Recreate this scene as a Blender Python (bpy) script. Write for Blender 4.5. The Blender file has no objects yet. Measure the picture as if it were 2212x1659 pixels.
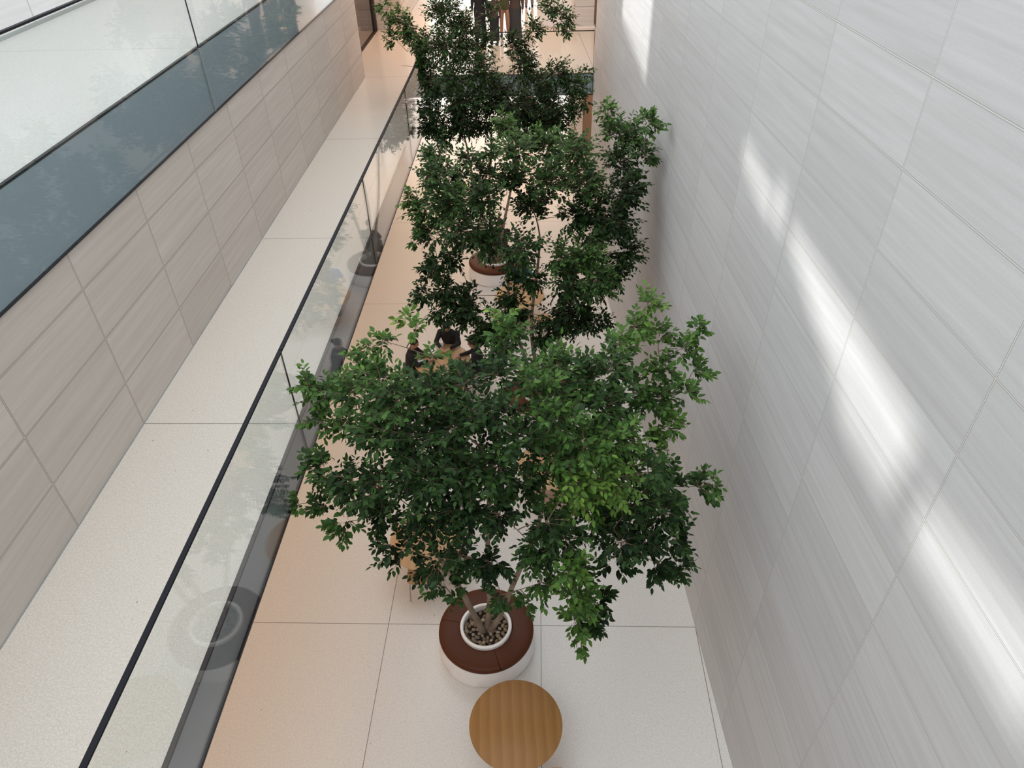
import bpy, math, random
import numpy as np
from mathutils import Vector, Matrix

random.seed(7)
rng = np.random.default_rng(11)
SC = bpy.context.scene
COL = SC.collection
PI = math.pi

# ------------------------------------------------------------------ camera
FPX = 1555.3448
CX, CY = 1106.0, 829.5
CAM = Vector((0.0, 0.0, 10.0))
FW = Vector((-0.03521076, 0.78090736, -0.62365367))
RT = Vector((0.99937908, 0.02670771, -0.02298175))
DN = Vector((-0.00129026, -0.62407563, -0.78136288))
cd = bpy.data.cameras.new('camera')
co = bpy.data.objects.new('camera', cd)
COL.objects.link(co)
cd.sensor_width = 36.0
cd.lens = FPX * 36.0 / 2212.0
cd.clip_start = 0.05
cd.clip_end = 300
UP = -DN
co.matrix_world = Matrix(((RT.x, UP.x, -FW.x, CAM.x), (RT.y, UP.y, -FW.y, CAM.y), (RT.z, UP.z, -FW.z, CAM.z), (0, 0, 0, 1)))
SC.camera = co


def ray(u, v):
    return FW + RT * ((u - CX) / FPX) + DN * ((v - CY) / FPX)


def at(u, v, X=None, Y=None, Z=None, D=None):
    """a place in the building from where the photograph shows it and one known coordinate"""
    r = ray(u, v)
    if Z is not None:
        s = (Z - CAM.z) / r.z
    elif Y is not None:
        s = (Y - CAM.y) / r.y
    elif X is not None:
        s = (X - CAM.x) / r.x
    else:
        s = D
    return CAM + r * s


# ------------------------------------------------------------------ node helpers
def new_mat(name):
    m = bpy.data.materials.new(name)
    m.use_nodes = True
    return m, m.node_tree.nodes, m.node_tree.links


def principled(name, col, rough=0.5, metal=0.0, spec=0.5, **kw):
    m, n, l = new_mat(name)
    b = n['Principled BSDF']
    b.inputs['Base Color'].default_value = (*col, 1)
    b.inputs['Roughness'].default_value = rough
    b.inputs['Metallic'].default_value = metal
    b.inputs['Specular IOR Level'].default_value = spec
    for k, v in kw.items():
        b.inputs[k].default_value = v
    return m


def noisy(name, c1, c2, scale, rough=0.5, stretch=(1, 1, 1), bump=0.0, spec=0.5, metal=0.0, detail=4.0, lo=0.35, hi=0.65, coat=0.0):
    m, n, l = new_mat(name)
    b = n['Principled BSDF']
    b.inputs['Roughness'].default_value = rough
    b.inputs['Specular IOR Level'].default_value = spec
    b.inputs['Metallic'].default_value = metal
    b.inputs['Coat Weight'].default_value = coat
    tc = n.new('ShaderNodeTexCoord')
    mp = n.new('ShaderNodeMapping')
    mp.inputs['Scale'].default_value = stretch
    nz = n.new('ShaderNodeTexNoise')
    nz.inputs['Scale'].default_value = scale
    nz.inputs['Detail'].default_value = detail
    rp = n.new('ShaderNodeValToRGB')
    rp.color_ramp.elements[0].position = lo
    rp.color_ramp.elements[1].position = hi
    rp.color_ramp.elements[0].color = (*c1, 1)
    rp.color_ramp.elements[1].color = (*c2, 1)
    l.new(tc.outputs['Object'], mp.inputs['Vector'])
    l.new(mp.outputs['Vector'], nz.inputs['Vector'])
    l.new(nz.outputs['Fac'], rp.inputs['Fac'])
    l.new(rp.outputs['Color'], b.inputs['Base Color'])
    if bump:
        bp = n.new('ShaderNodeBump')
        bp.inputs['Strength'].default_value = bump
        bp.inputs['Distance'].default_value = 0.01
        l.new(nz.outputs['Fac'], bp.inputs['Height'])
        l.new(bp.outputs['Normal'], b.inputs['Normal'])
    return m


class NG:
    """small arithmetic helper on a node tree"""
    def __init__(s, n, l):
        s.n, s.l = n, l

    def val(s, sock, x):
        if isinstance(x, (int, float)):
            sock.default_value = x
        else:
            s.l.new(x, sock)

    def m(s, op, a, b=0.0, c=None, clamp=False):
        q = s.n.new('ShaderNodeMath')
        q.operation = op
        q.use_clamp = clamp
        s.val(q.inputs[0], a)
        s.val(q.inputs[1], b)
        if c is not None:
            s.val(q.inputs[2], c)
        return q.outputs[0]

    def mix(s, fac, a, b):
        q = s.n.new('ShaderNodeMix')
        q.data_type = 'RGBA'
        s.val(q.inputs[0], fac)
        for i, x in ((6, a), (7, b)):
            if isinstance(x, tuple):
                q.inputs[i].default_value = (*x, 1)
            else:
                s.l.new(x, q.inputs[i])
        return q.outputs[2]

    def joint(s, coord, start, pitch, w):
        """1 inside a joint line of half width w (metres), 0 elsewhere"""
        t = s.m('DIVIDE', s.m('SUBTRACT', coord, start), pitch)
        f = s.m('FRACT', s.m('ADD', t, 0.5))
        d = s.m('MULTIPLY', s.m('ABSOLUTE', s.m('SUBTRACT', f, 0.5)), pitch)
        return s.m('LESS_THAN', d, w), s.m('FLOOR', t)


def stone(name, base, vein, px, x0, pz, z0, joint_edge, joint_mid, w=0.006, axis='X'):
    m, n, l = new_mat(name)
    g = NG(n, l)
    b = n['Principled BSDF']
    b.inputs['Roughness'].default_value = 0.62
    b.inputs['Specular IOR Level'].default_value = 0.3
    tc = n.new('ShaderNodeTexCoord')
    sp = n.new('ShaderNodeSeparateXYZ')
    l.new(tc.outputs['Object'], sp.inputs[0])
    a = sp.outputs[axis]
    z = sp.outputs['Z']
    j1, i1 = g.joint(a, x0, px, w * 1.5)
    k1, _ = g.joint(a, x0, px, w * 0.5)
    j2, i2 = g.joint(z, z0, pz, w * 1.5)
    k2, _ = g.joint(z, z0, pz, w * 0.5)
    # veins run along the panel, each panel cut from another place of the block
    cv = n.new('ShaderNodeCombineXYZ')
    l.new(g.m('MULTIPLY', a, 0.55), cv.inputs[0])
    l.new(g.m('ADD', g.m('MULTIPLY', i1, 3.7), g.m('MULTIPLY', i2, 7.3)), cv.inputs[1])
    l.new(g.m('MULTIPLY', z, 14.0), cv.inputs[2])
    nz = n.new('ShaderNodeTexNoise')
    nz.inputs['Scale'].default_value = 1.3
    nz.inputs['Detail'].default_value = 5
    nz.inputs['Distortion'].default_value = 0.25
    l.new(cv.outputs[0], nz.inputs['Vector'])
    f = g.m('MULTIPLY', g.m('SUBTRACT', nz.outputs['Fac'], 0.3), 2.4, clamp=True)
    c = g.mix(f, vein, base)
    nf = n.new('ShaderNodeTexNoise')
    nf.inputs['Scale'].default_value = 70
    nf.inputs['Detail'].default_value = 3
    l.new(tc.outputs['Object'], nf.inputs['Vector'])
    wn = n.new('ShaderNodeTexWhiteNoise')
    wn.noise_dimensions = '2D'
    cw = n.new('ShaderNodeCombineXYZ')
    l.new(i1, cw.inputs[0])
    l.new(i2, cw.inputs[1])
    l.new(cw.outputs[0], wn.inputs['Vector'])
    tone = g.m('ADD', g.m('MULTIPLY', wn.outputs['Value'], 0.09), 0.93)
    tone = g.m('MULTIPLY', tone, g.m('ADD', g.m('MULTIPLY', nf.outputs['Fac'], 0.14), 0.93))
    mx = n.new('ShaderNodeVectorMath')
    mx.operation = 'SCALE'
    l.new(c, mx.inputs[0])
    l.new(tone, mx.inputs['Scale'])
    c = g.mix(g.m('MAXIMUM', j1, j2), mx.outputs[0], joint_edge)
    c = g.mix(g.m('MAXIMUM', k1, k2), c, joint_mid)
    l.new(c, b.inputs['Base Color'])
    return m


def terrazzo(name, base, px=None, x0=0, py=4.71, y0=0, rough=0.22, seam=(0.2, 0.17, 0.15), spec=0.5):
    m, n, l = new_mat(name)
    g = NG(n, l)
    b = n['Principled BSDF']
    b.inputs['Specular IOR Level'].default_value = spec
    tc = n.new('ShaderNodeTexCoord')
    sp = n.new('ShaderNodeSeparateXYZ')
    l.new(tc.outputs['Object'], sp.inputs[0])
    n1 = n.new('ShaderNodeTexNoise')
    n1.inputs['Scale'].default_value = 55
    n1.inputs['Detail'].default_value = 2
    l.new(tc.outputs['Object'], n1.inputs['Vector'])
    v1 = n.new('ShaderNodeTexVoronoi')
    v1.inputs['Scale'].default_value = 42
    l.new(tc.outputs['Object'], v1.inputs['Vector'])
    spk = g.m('MULTIPLY', g.m('LESS_THAN', v1.outputs['Distance'], 0.28), g.m('GREATER_THAN', n1.outputs['Fac'], 0.53))
    v2 = n.new('ShaderNodeTexVoronoi')
    v2.inputs['Scale'].default_value = 3.1
    l.new(tc.outputs['Object'], v2.inputs['Vector'])
    dot = g.m('LESS_THAN', v2.outputs['Distance'], 0.028)
    lt = tuple(min(1, x * 1.06) for x in base)
    dk = tuple(x * 0.86 for x in base)
    c = g.mix(g.m('MULTIPLY', g.m('SUBTRACT', n1.outputs['Fac'], 0.3), 2.5, clamp=True), dk, lt)
    c = g.mix(g.m('MULTIPLY', spk, 0.5), c, tuple(x * 0.55 for x in base))
    c = g.mix(g.m('MULTIPLY', dot, 0.6), c, (0.16, 0.13, 0.11))
    j, _ = g.joint(sp.outputs['Y'], y0, py, 0.005)
    if px:
        j2, _ = g.joint(sp.outputs['X'], x0, px, 0.005)
        j = g.m('MAXIMUM', j, j2)
    c = g.mix(j, c, seam)
    l.new(c, b.inputs['Base Color'])
    b.inputs['Roughness'].default_value = rough
    return m


def glass_mat(name, tint, boost=1.0, rough=0.0):
    m, n, l = new_mat(name)
    g = NG(n, l)
    n.remove(n['Principled BSDF'])
    out = n['Material Output']
    lw = n.new('ShaderNodeLayerWeight')
    lw.inputs['Blend'].default_value = 0.5
    f = g.m('ADD', 0.04 * boost, g.m('MULTIPLY', g.m('POWER', lw.outputs['Facing'], 5.0), 0.96), clamp=True)
    tr = n.new('ShaderNodeBsdfTransparent')
    tr.inputs['Color'].default_value = (*tint, 1)
    gl = n.new('ShaderNodeBsdfAnisotropic')
    gl.inputs['Roughness'].default_value = rough
    gl.inputs['Color'].default_value = (0.95, 0.97, 1, 1)
    ms = n.new('ShaderNodeMixShader')
    l.new(f, ms.inputs[0])
    l.new(tr.outputs[0], ms.inputs[1])
    l.new(gl.outputs[0], ms.inputs[2])
    l.new(ms.outputs[0], out.inputs['Surface'])
    return m


def wood(name, c1, c2, stripe=7.0):
    m, n, l = new_mat(name)
    g = NG(n, l)
    b = n['Principled BSDF']
    b.inputs['Roughness'].default_value = 0.45
    b.inputs['Specular IOR Level'].default_value = 0.35
    tc = n.new('ShaderNodeTexCoord')
    sp = n.new('ShaderNodeSeparateXYZ')
    l.new(tc.outputs['Object'], sp.inputs[0])
    x = sp.outputs['X']
    # veneer leaves laid side by side, fine grain inside each
    wob = n.new('ShaderNodeTexNoise')
    wob.inputs['Scale'].default_value = 1.2
    l.new(tc.outputs['Object'], wob.inputs['Vector'])
    t = g.m('MULTIPLY', g.m('ADD', x, g.m('MULTIPLY', wob.outputs['Fac'], 0.07)), stripe)
    fr = g.m('FRACT', t)
    saw = g.m('MULTIPLY', g.m('ABSOLUTE', g.m('SUBTRACT', fr, 0.75)), 1.25)
    cv = n.new('ShaderNodeCombineXYZ')
    l.new(g.m('MULTIPLY', x, 130.0), cv.inputs[0])
    l.new(g.m('MULTIPLY', sp.outputs['Y'], 5.0), cv.inputs[1])
    gr = n.new('ShaderNodeTexNoise')
    gr.inputs['Scale'].default_value = 1.0
    gr.inputs['Detail'].default_value = 4
    l.new(cv.outputs[0], gr.inputs['Vector'])
    f = g.m('ADD', g.m('MULTIPLY', saw, 0.55), g.m('MULTIPLY', gr.outputs['Fac'], 0.55), clamp=True)
    l.new(g.mix(f, c1, c2), b.inputs['Base Color'])
    return m


# ------------------------------------------------------------------ materials
Q = 0.6136
M = {}
M['stone_r'] = stone('stone_right', (0.635, 0.635, 0.638), (0.56, 0.553, 0.552), 1.5843, 4.9367, Q, 0.0, (0.40, 0.38, 0.37), (0.72, 0.71, 0.69), w=0.006)
M['stone_l'] = stone('stone_left', (0.57, 0.52, 0.475), (0.49, 0.44, 0.40), 1.5832, 4.7463, 0.6192, 4.3456, (0.30, 0.26, 0.23), (0.52, 0.47, 0.42), w=0.008, axis='Y')
M['stone_u'] = stone('stone_upper', (0.72, 0.72, 0.71), (0.65, 0.65, 0.65), 1.52, 4.55, 0.62, 7.52, (0.38, 0.36, 0.34), (0.6, 0.6, 0.58), w=0.008, axis='Y')
M['stone_b'] = stone('stone_back', (0.60, 0.55, 0.51), (0.48, 0.43, 0.39), 1.5, 0.4, 0.6192, 4.3456, (0.26, 0.22, 0.2), (0.4, 0.35, 0.32), w=0.008)
M['floor_g'] = terrazzo('terrazzo_ground', (0.75, 0.72, 0.685), 2.4, 0.05, 4.7107, 6.4588, rough=0.30)  # same terrazzo on every level; base tones carry each level's light
M['floor_w'] = terrazzo('terrazzo_walkway', (0.61, 0.56, 0.50), None, 0, 4.7496, 6.33, rough=0.16)  # warm light put into the beige base
M['floor_u'] = terrazzo('terrazzo_upper', (0.545, 0.54, 0.52), None, 0, 4.54, 10.59, rough=0.35)
M['glass'] = glass_mat('balustrade_glass', (0.982, 0.995, 0.988), 1.0)
M['door_glass'] = glass_mat('tinted_glass', (0.55, 0.48, 0.44), 1.0)
M['fascia'] = principled('fascia_grey', (0.27, 0.29, 0.315), 0.45, spec=0.3)
M['fascia_u'] = principled('fascia_blue_grey', (0.29, 0.35, 0.395), 0.45, spec=0.3)
M['black'] = principled('black_edge', (0.012, 0.012, 0.016), 0.5)
M['cap'] = principled('dark_cap', (0.008, 0.009, 0.013), 0.6, spec=0.2)
M['base_metal'] = principled('baseboard_metal', (0.33, 0.36, 0.36), 0.4, metal=0.4)
M['soffit'] = principled('soffit_white', (0.75, 0.72, 0.68), 0.7)
M['bronze'] = principled('dark_bronze', (0.06, 0.045, 0.038), 0.45, metal=0.2)
M['mat'] = noisy('floor_mat', (0.055, 0.04, 0.034), (0.09, 0.07, 0.06), 60, 0.8)
M['wood'] = wood('table_oak', (0.235, 0.108, 0.030), (0.37, 0.19, 0.06))
M['wood_pale_lit'] = wood('pale_lit_oak', (0.46, 0.275, 0.135), (0.58, 0.385, 0.215))  # bright warm light put into the oak of farther tables; stools share it
M['wood_wall'] = wood('wall_wood', (0.22, 0.125, 0.07), (0.31, 0.19, 0.11), 3)
M['pedestal'] = principled('pedestal', (0.55, 0.42, 0.36), 0.5)
M['steel'] = principled('steel', (0.42, 0.40, 0.39), 0.3, metal=0.9)
M['white_base'] = noisy('planter_white', (0.88, 0.86, 0.85), (0.92, 0.90, 0.89), 8, 0.45, bump=0.05)
M['leather'] = noisy('brown_leather', (0.075, 0.020, 0.006), (0.092, 0.026, 0.008), 180, 0.45, bump=0.1, spec=0.22)
M['soil'] = noisy('dark_soil', (0.01, 0.008, 0.006), (0.03, 0.022, 0.016), 30, 0.9, bump=0.3)
M['bark'] = noisy('pale_bark', (0.30, 0.235, 0.18), (0.17, 0.125, 0.09), 9, 0.75, stretch=(1, 1, 0.5), bump=0.35, detail=6)
M['branch'] = noisy('branch_bark', (0.20, 0.13, 0.085), (0.12, 0.075, 0.045), 12, 0.75, bump=0.2)
M['skin'] = principled('skin', (0.45, 0.24, 0.16), 0.5, **{'Subsurface Weight': 0.1})
M['hair'] = noisy('black_hair', (0.010, 0.008, 0.007), (0.022, 0.016, 0.013), 60, 0.5)
M['eye'] = principled('eye', (0.02, 0.015, 0.012), 0.3)
M['cloth_black'] = noisy('black_cloth', (0.011, 0.011, 0.013), (0.018, 0.018, 0.021), 40, 0.85)
M['cloth_char'] = noisy('charcoal_cloth', (0.03, 0.028, 0.028), (0.045, 0.042, 0.04), 40, 0.85)
M['cloth_brown'] = noisy('brown_cloth', (0.05, 0.032, 0.024), (0.075, 0.05, 0.038), 40, 0.85)
M['cloth_blue'] = noisy('blue_cloth', (0.012, 0.10, 0.33), (0.018, 0.14, 0.42), 30, 0.8)
M['cloth_jean'] = noisy('dark_jeans', (0.02, 0.03, 0.055), (0.035, 0.05, 0.08), 60, 0.85)
M['cloth_green'] = noisy('olive_cloth', (0.06, 0.075, 0.025), (0.09, 0.10, 0.035), 40, 0.85)
M['cloth_grey'] = noisy('grey_cloth', (0.17, 0.14, 0.15), (0.23, 0.19, 0.2), 40, 0.85)
M['orange'] = principled('orange_cloth', (0.62, 0.16, 0.06), 0.7)
M['paper'] = principled('white_paper', (0.82, 0.82, 0.82), 0.6)
M['cupgrey'] = principled('grey_plastic', (0.32, 0.32, 0.3), 0.3)


def leaf_mat(name):
    m, n, l = new_mat(name)
    g = NG(n, l)
    b = n['Principled BSDF']
    at_ = n.new('ShaderNodeAttribute')
    at_.attribute_name = 'growth_shade'  # leaf tint: fresh growth, with crown shade painted into the dark end
    geo = n.new('ShaderNodeNewGeometry')
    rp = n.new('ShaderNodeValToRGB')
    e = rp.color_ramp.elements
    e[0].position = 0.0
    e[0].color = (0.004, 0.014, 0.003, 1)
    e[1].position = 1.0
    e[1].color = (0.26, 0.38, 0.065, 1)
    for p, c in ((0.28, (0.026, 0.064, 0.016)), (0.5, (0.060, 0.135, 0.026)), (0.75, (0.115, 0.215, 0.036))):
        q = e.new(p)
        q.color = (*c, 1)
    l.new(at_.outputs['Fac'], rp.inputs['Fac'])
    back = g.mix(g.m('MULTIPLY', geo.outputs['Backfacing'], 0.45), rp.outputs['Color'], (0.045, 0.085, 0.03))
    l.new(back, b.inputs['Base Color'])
    b.inputs['Roughness'].default_value = 0.5
    b.inputs['Specular IOR Level'].default_value = 0.2
    tl = n.new('ShaderNodeBsdfTranslucent')
    l.new(rp.outputs['Color'], tl.inputs['Color'])
    ms = n.new('ShaderNodeMixShader')
    ms.inputs[0].default_value = 0.18
    l.new(b.outputs[0], ms.inputs[1])
    l.new(tl.outputs[0], ms.inputs[2])
    l.new(ms.outputs[0], n['Material Output'].inputs['Surface'])
    return m


M['leaf'] = leaf_mat('ficus_leaf')


def pebble_mat(name):
    m, n, l = new_mat(name)
    b = n['Principled BSDF']
    oi = n.new('ShaderNodeObjectInfo')
    rp = n.new('ShaderNodeValToRGB')
    e = rp.color_ramp.elements
    e[0].color = (0.10, 0.065, 0.035, 1)
    e[1].color = (0.42, 0.36, 0.29, 1)
    for p, c in ((0.35, (0.17, 0.115, 0.065)), (0.7, (0.24, 0.175, 0.11)), (0.93, (0.30, 0.235, 0.165))):
        q = e.new(p)
        q.color = (*c, 1)
    l.new(oi.outputs['Random'], rp.inputs['Fac'])
    l.new(rp.outputs['Color'], b.inputs['Base Color'])
    b.inputs['Roughness'].default_value = 0.4
    return m


M['pebble'] = pebble_mat('river_pebble')


# ------------------------------------------------------------------ mesh builder
class MB:
    def __init__(s):
        s.v, s.f = [], []

    def add(s, vs, fs):
        o = len(s.v)
        s.v += [tuple(x) for x in vs]
        s.f += [tuple(i + o for i in f) for f in fs]
        return s

    def box(s, x0, x1, y0, y1, z0, z1):
        v = [(x, y, z) for z in (z0, z1) for y in (y0, y1) for x in (x0, x1)]
        return s.add(v, [(0, 2, 3, 1), (4, 5, 7, 6), (0, 1, 5, 4), (2, 6, 7, 3), (0, 4, 6, 2), (1, 3, 7, 5)])

    def lathe(s, prof, n=48, a0=0.0, a1=2 * PI, c=(0, 0, 0), cap=False):
        """prof: list of (r, z), closed when the last point repeats the first; a partial sweep gets flat ends"""
        full = abs(a1 - a0 - 2 * PI) < 1e-6
        k = n if full else n + 1
        vs, fs = [], []
        for i in range(k):
            a = a0 + (a1 - a0) * i / n
            for r, z in prof:
                vs.append((c[0] + r * math.cos(a), c[1] + r * math.sin(a), c[2] + z))
        p = len(prof)
        for i in range(n):
            j = (i + 1) % k
            for q in range(p - 1):
                fs.append((i * p + q, j * p + q, j * p + q + 1, i * p + q + 1))
        if not full:
            fs.append(tuple(range(p - 1))[::-1])
            fs.append(tuple((k - 1) * p + q for q in range(p - 1)))
        return s.add(vs, fs)

    def tube(s, pts, rad, n=8, flat=1.0, up=None):
        """tapered tube with closed ends; rad: number or list; flat squeezes it along the second frame axis"""
        P = [Vector(p) for p in pts]
        R = rad if isinstance(rad, (list, tuple)) else [rad] * len(P)
        vs = []
        ref = Vector(up) if up else None
        a = None
        for i, p in enumerate(P):
            t = (P[min(i + 1, len(P) - 1)] - P[max(i - 1, 0)]).normalized()
            if a is None:
                h = ref or (Vector((0, 0, 1)) if abs(t.z) < 0.9 else Vector((1, 0, 0)))
                a = (h - t * h.dot(t)).normalized()
            else:
                a = (a - t * a.dot(t)).normalized()
            b = t.cross(a)
            r = R[i]
            ra, rb = (r if isinstance(r, (tuple, list)) else (r, r * flat))
            for k in range(n):
                w = 2 * PI * k / n
                vs.append(p + a * (ra * math.cos(w)) + b * (rb * math.sin(w)))
        fs = []
        for i in range(len(P) - 1):
            for k in range(n):
                q = (k + 1) % n
                fs.append((i * n + k, i * n + q, (i + 1) * n + q, (i + 1) * n + k))
        fs.append(tuple(range(n))[::-1])
        fs.append(tuple((len(P) - 1) * n + k for k in range(n)))
        return s.add(vs, fs)

    def ball(s, c, r, n=12, m=8, fn=None):
        """ellipsoid; r: number or (rx, ry, rz); fn(unit vector) may return a scale"""
        r = r if isinstance(r, (tuple, list)) else (r, r, r)
        vs, fs = [], []

        def pt(x, y, z):
            k = fn(x, y, z) if fn else 1.0
            vs.append((c[0] + x * r[0] * k, c[1] + y * r[1] * k, c[2] + z * r[2] * k))
        pt(0, 0, 1)
        for j in range(1, m):
            th = PI * j / m
            for i in range(n):
                ph = 2 * PI * i / n
                pt(math.sin(th) * math.cos(ph), math.sin(th) * math.sin(ph), math.cos(th))
        pt(0, 0, -1)
        for i in range(n):
            fs.append((0, 1 + i, 1 + (i + 1) % n))
        for j in range(m - 2):
            for i in range(n):
                a, b = 1 + j * n + i, 1 + j * n + (i + 1) % n
                fs.append((a, a + n, b + n, b))
        last = len(vs) - 1
        o = 1 + (m - 2) * n
        for i in range(n):
            fs.append((o + i, last, o + (i + 1) % n))
        return s.add(vs, fs)

    def xf(s, mat):
        s.v = [tuple(mat @ Vector(v)) for v in s.v]
        return s

    def build(s, name, mat, parent=None, smooth=False, bevel=0.0):
        me = bpy.data.meshes.new(name)
        me.from_pydata(s.v, [], s.f)
        me.update()
        if smooth:
            me.polygons.foreach_set('use_smooth', [True] * len(me.polygons))
        if mat:
            me.materials.append(mat)
        o = bpy.data.objects.new(name, me)
        COL.objects.link(o)
        if parent:
            o.parent = parent
        if bevel:
            b = o.modifiers.new('bevel', 'BEVEL')
            b.width = bevel
            b.segments = 2
            b.limit_method = 'ANGLE'
        if smooth:
            try:
                me.set_sharp_from_angle(angle=math.radians(40))
            except Exception:
                pass
        return o


def thing(name, label, cat, loc=(0, 0, 0), rz=0.0, group=None):
    o = bpy.data.objects.new(name, None)
    COL.objects.link(o)
    o.empty_display_size = 0.1
    o.location = loc
    o.rotation_euler = (0, 0, rz)
    return tag(o, label, cat, group)


def tag(o, label, cat, group=None):
    o['label'] = label
    o['category'] = cat
    if group:
        o['group'] = group
    return o


def struct(o, label=None):
    o['kind'] = 'structure'
    if label:
        o['label'] = label
    return o


def dup_tree(o, parent=None):
    c = o.copy()
    COL.objects.link(c)
    if parent:
        c.parent = parent
    for ch in list(o.children):
        dup_tree(ch, c)
    return c


# ------------------------------------------------------------------ the building
Z1 = 4.3456
ZB = 3.8078
ZR = 5.429
XG = -2.822
XL = -4.714
YE = 20.58
XU = -4.700
Z2, ZF = 7.516, 6.652
ZH = 9.6
XUW = -7.85
SY = 1.45

struct(MB().box(-12, 6, -9.3, 46, -0.3, 0).build('floor', M['floor_g']), 'pale terrazzo floor of the ground level with wide slab joints')
# level one slab: walkway on the left, bridge across the far end, hall beyond
fl = MB()
fl.box(-9.0, XG - 0.03, -9, YE + 0.04, ZB + 0.02, Z1)
fl.box(-12.0, 6.0, YE + 0.04, 34.0, ZB + 0.02, Z1)
struct(fl.build('floor', M['floor_w']), 'warmly lit terrazzo floor of the walkway and the bridge')
struct(MB().box(-9.0, XU - 0.02, -9, YE, ZF + 0.05, Z2).build('floor', M['floor_u']), 'pale terrazzo floor of the top level behind glass')
# right stone wall, in its own frame (local x runs along the wall)
w = MB().box(-9.3, 20.6, -0.45, 0, 0, 16.0).build('wall_right', M['stone_r'])
w.location = (2.8633, 0, 0)
w.rotation_euler = (0, 0, math.radians(90) + 0.0642)
w.data.materials[0] = M['stone_r']
struct(w, 'tall pale stone panel wall on the right with soft sun patches')
struct(MB().box(XL - 0.3, XL, -9, YE, Z1, ZF).build('wall_left', M['stone_l']), 'warm stone panel wall along the walkway')
# left wall of the top level up to the roof, with unseen high openings added to shape the sun patches
TAN = 0.32
DX = 2.85 - XUW
uw = MB()
LIFT = DX * TAN
holes = [  # (y0, y1, z0 at y0, z0 at y1, z1 at y0, z1 at y1), given as they fall on the right wall
    (2.0, 3.42, 5.45, 5.72, 6.42, 6.22),
    (3.75, 4.75, 5.62, 5.85, 6.50, 6.62),
    (4.75, 6.45, 5.95, 6.55, 6.62, 6.72),
    (6.68, 6.92, 6.45, 6.55, 6.78, 6.95),
    (7.02, 8.1, 6.45, 6.66, 6.72, 6.85),
    (13.75, 16.7, 5.82, 6.15, 8.6, 8.6),
]


def quad_prism(mb, a, b, c, d, x0, x1):
    """prism through the wall between four (y, z) corners"""
    vs = [(x0, *q) for q in (a, b, c, d)] + [(x1, *q) for q in (a, b, c, d)]
    mb.add(vs, [(0, 3, 2, 1), (4, 5, 6, 7), (0, 1, 5, 4), (1, 2, 6, 5), (2, 3, 7, 6), (3, 0, 4, 7)])


x0, x1 = XUW - 0.06, XUW
ZT = 13.3
prev = -9.0
for (ya, yb, la, lb, ha, hb) in holes:
    ya -= 0.14 * 0
    if ya > prev:
        uw.box(x0, x1, prev, ya, Z2, ZT)
    quad_prism(uw, (ya, Z2), (yb, Z2), (yb, lb + LIFT), (ya, la + LIFT), x0, x1)
    quad_prism(uw, (ya, ha + LIFT), (yb, hb + LIFT), (yb, ZT), (ya, ZT), x0, x1)
    prev = yb
uw.box(x0, x1, prev, YE + 0.3, Z2, ZT)
uw.box(x0, x1, YE + 0.3, 34, ZH, ZT)
struct(uw.build('wall_upper_left', M['stone_u']), 'pale stone wall behind the top level floor')
struct(MB().box(XUW, XUW + 0.015, -9, YE, Z2, Z2 + 0.055).build('baseboard_upper_left', M['base_metal']))
struct(MB().box(XL, XL + 0.008, -9, YE, Z1, Z1 + 0.012).build('baseboard_left', M['base_metal']))
# ends of the hall, ceilings
struct(MB().box(-12, 6, -9.3, -9, 0, ZT).build('wall_near', M['soffit']))
struct(MB().box(-9.3, -9.0, -9, 46, 0, ZH).build('wall_lower_left', M['stone_b']))
struct(MB().box(5.6, 6.0, 20.2, 46, 0, ZT).build('wall_far_right', M['stone_b']))
struct(MB().box(-9.0, XG - 0.05, -9, YE, ZB - 0.04, ZB + 0.02).build('ceiling', M['soffit']))
struct(MB().box(-12.0, 6.0, YE + 0.1, 34, ZB - 0.04, ZB + 0.02).build('ceiling', M['soffit']))
struct(MB().box(-9.0, 5.8, YE + 0.02, 34, ZH, ZH + 0.3).build('ceiling', M['soffit']))
struct(MB().box(-9.0, XL - 0.3, -9, YE, ZF, ZF + 0.05).build('ceiling', M['soffit']))
struct(MB().box(-9.0, 5.8, YE + 0.02, YE + 0.3, ZH, ZT).build('wall_above_bridge', M['soffit']))

# fascias behind the glass
struct(MB().box(XG - 0.03, XG - 0.012, -9, YE, ZB, Z1 - 0.02).build('trim_1', M['fascia']), 'grey edge panel of the walkway behind the glass')
struct(MB().box(XG - 0.05, XG - 0.008, -9, YE, Z1 - 0.02, Z1 + 0.004).build('trim_2', M['black']))
struct(MB().box(XG - 0.03, XG + 0.016, -9, YE, ZB - 0.02, ZB).build('trim_3', M['black']))
struct(MB().box(XU - 0.02, XU - 0.012, -9, YE, ZF, Z2 - 0.02).build('trim_4', M['fascia_u']), 'grey edge panel of the top level behind the glass')
struct(MB().box(XU - 0.05, XU - 0.008, -9, YE, Z2 - 0.02, Z2 + 0.004).build('trim_5', M['black']))
struct(MB().box(XL, XU + 0.018, -9, YE, ZF - 0.016, ZF).build('trim_6', M['black']))
BX1 = 1.54
struct(MB().box(XG, BX1, YE + 0.02, YE + 0.04, ZB, Z1 - 0.02).build('trim_7', M['fascia_u']), 'grey edge panel of the bridge')
struct(MB().box(XG, BX1, YE + 0.015, YE + 0.06, Z1 - 0.02, Z1 + 0.004).build('trim_8', M['black']))
struct(MB().box(XG, BX1, YE - 0.01, YE + 0.04, ZB - 0.02, ZB).build('trim_9', M['black']))


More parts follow.
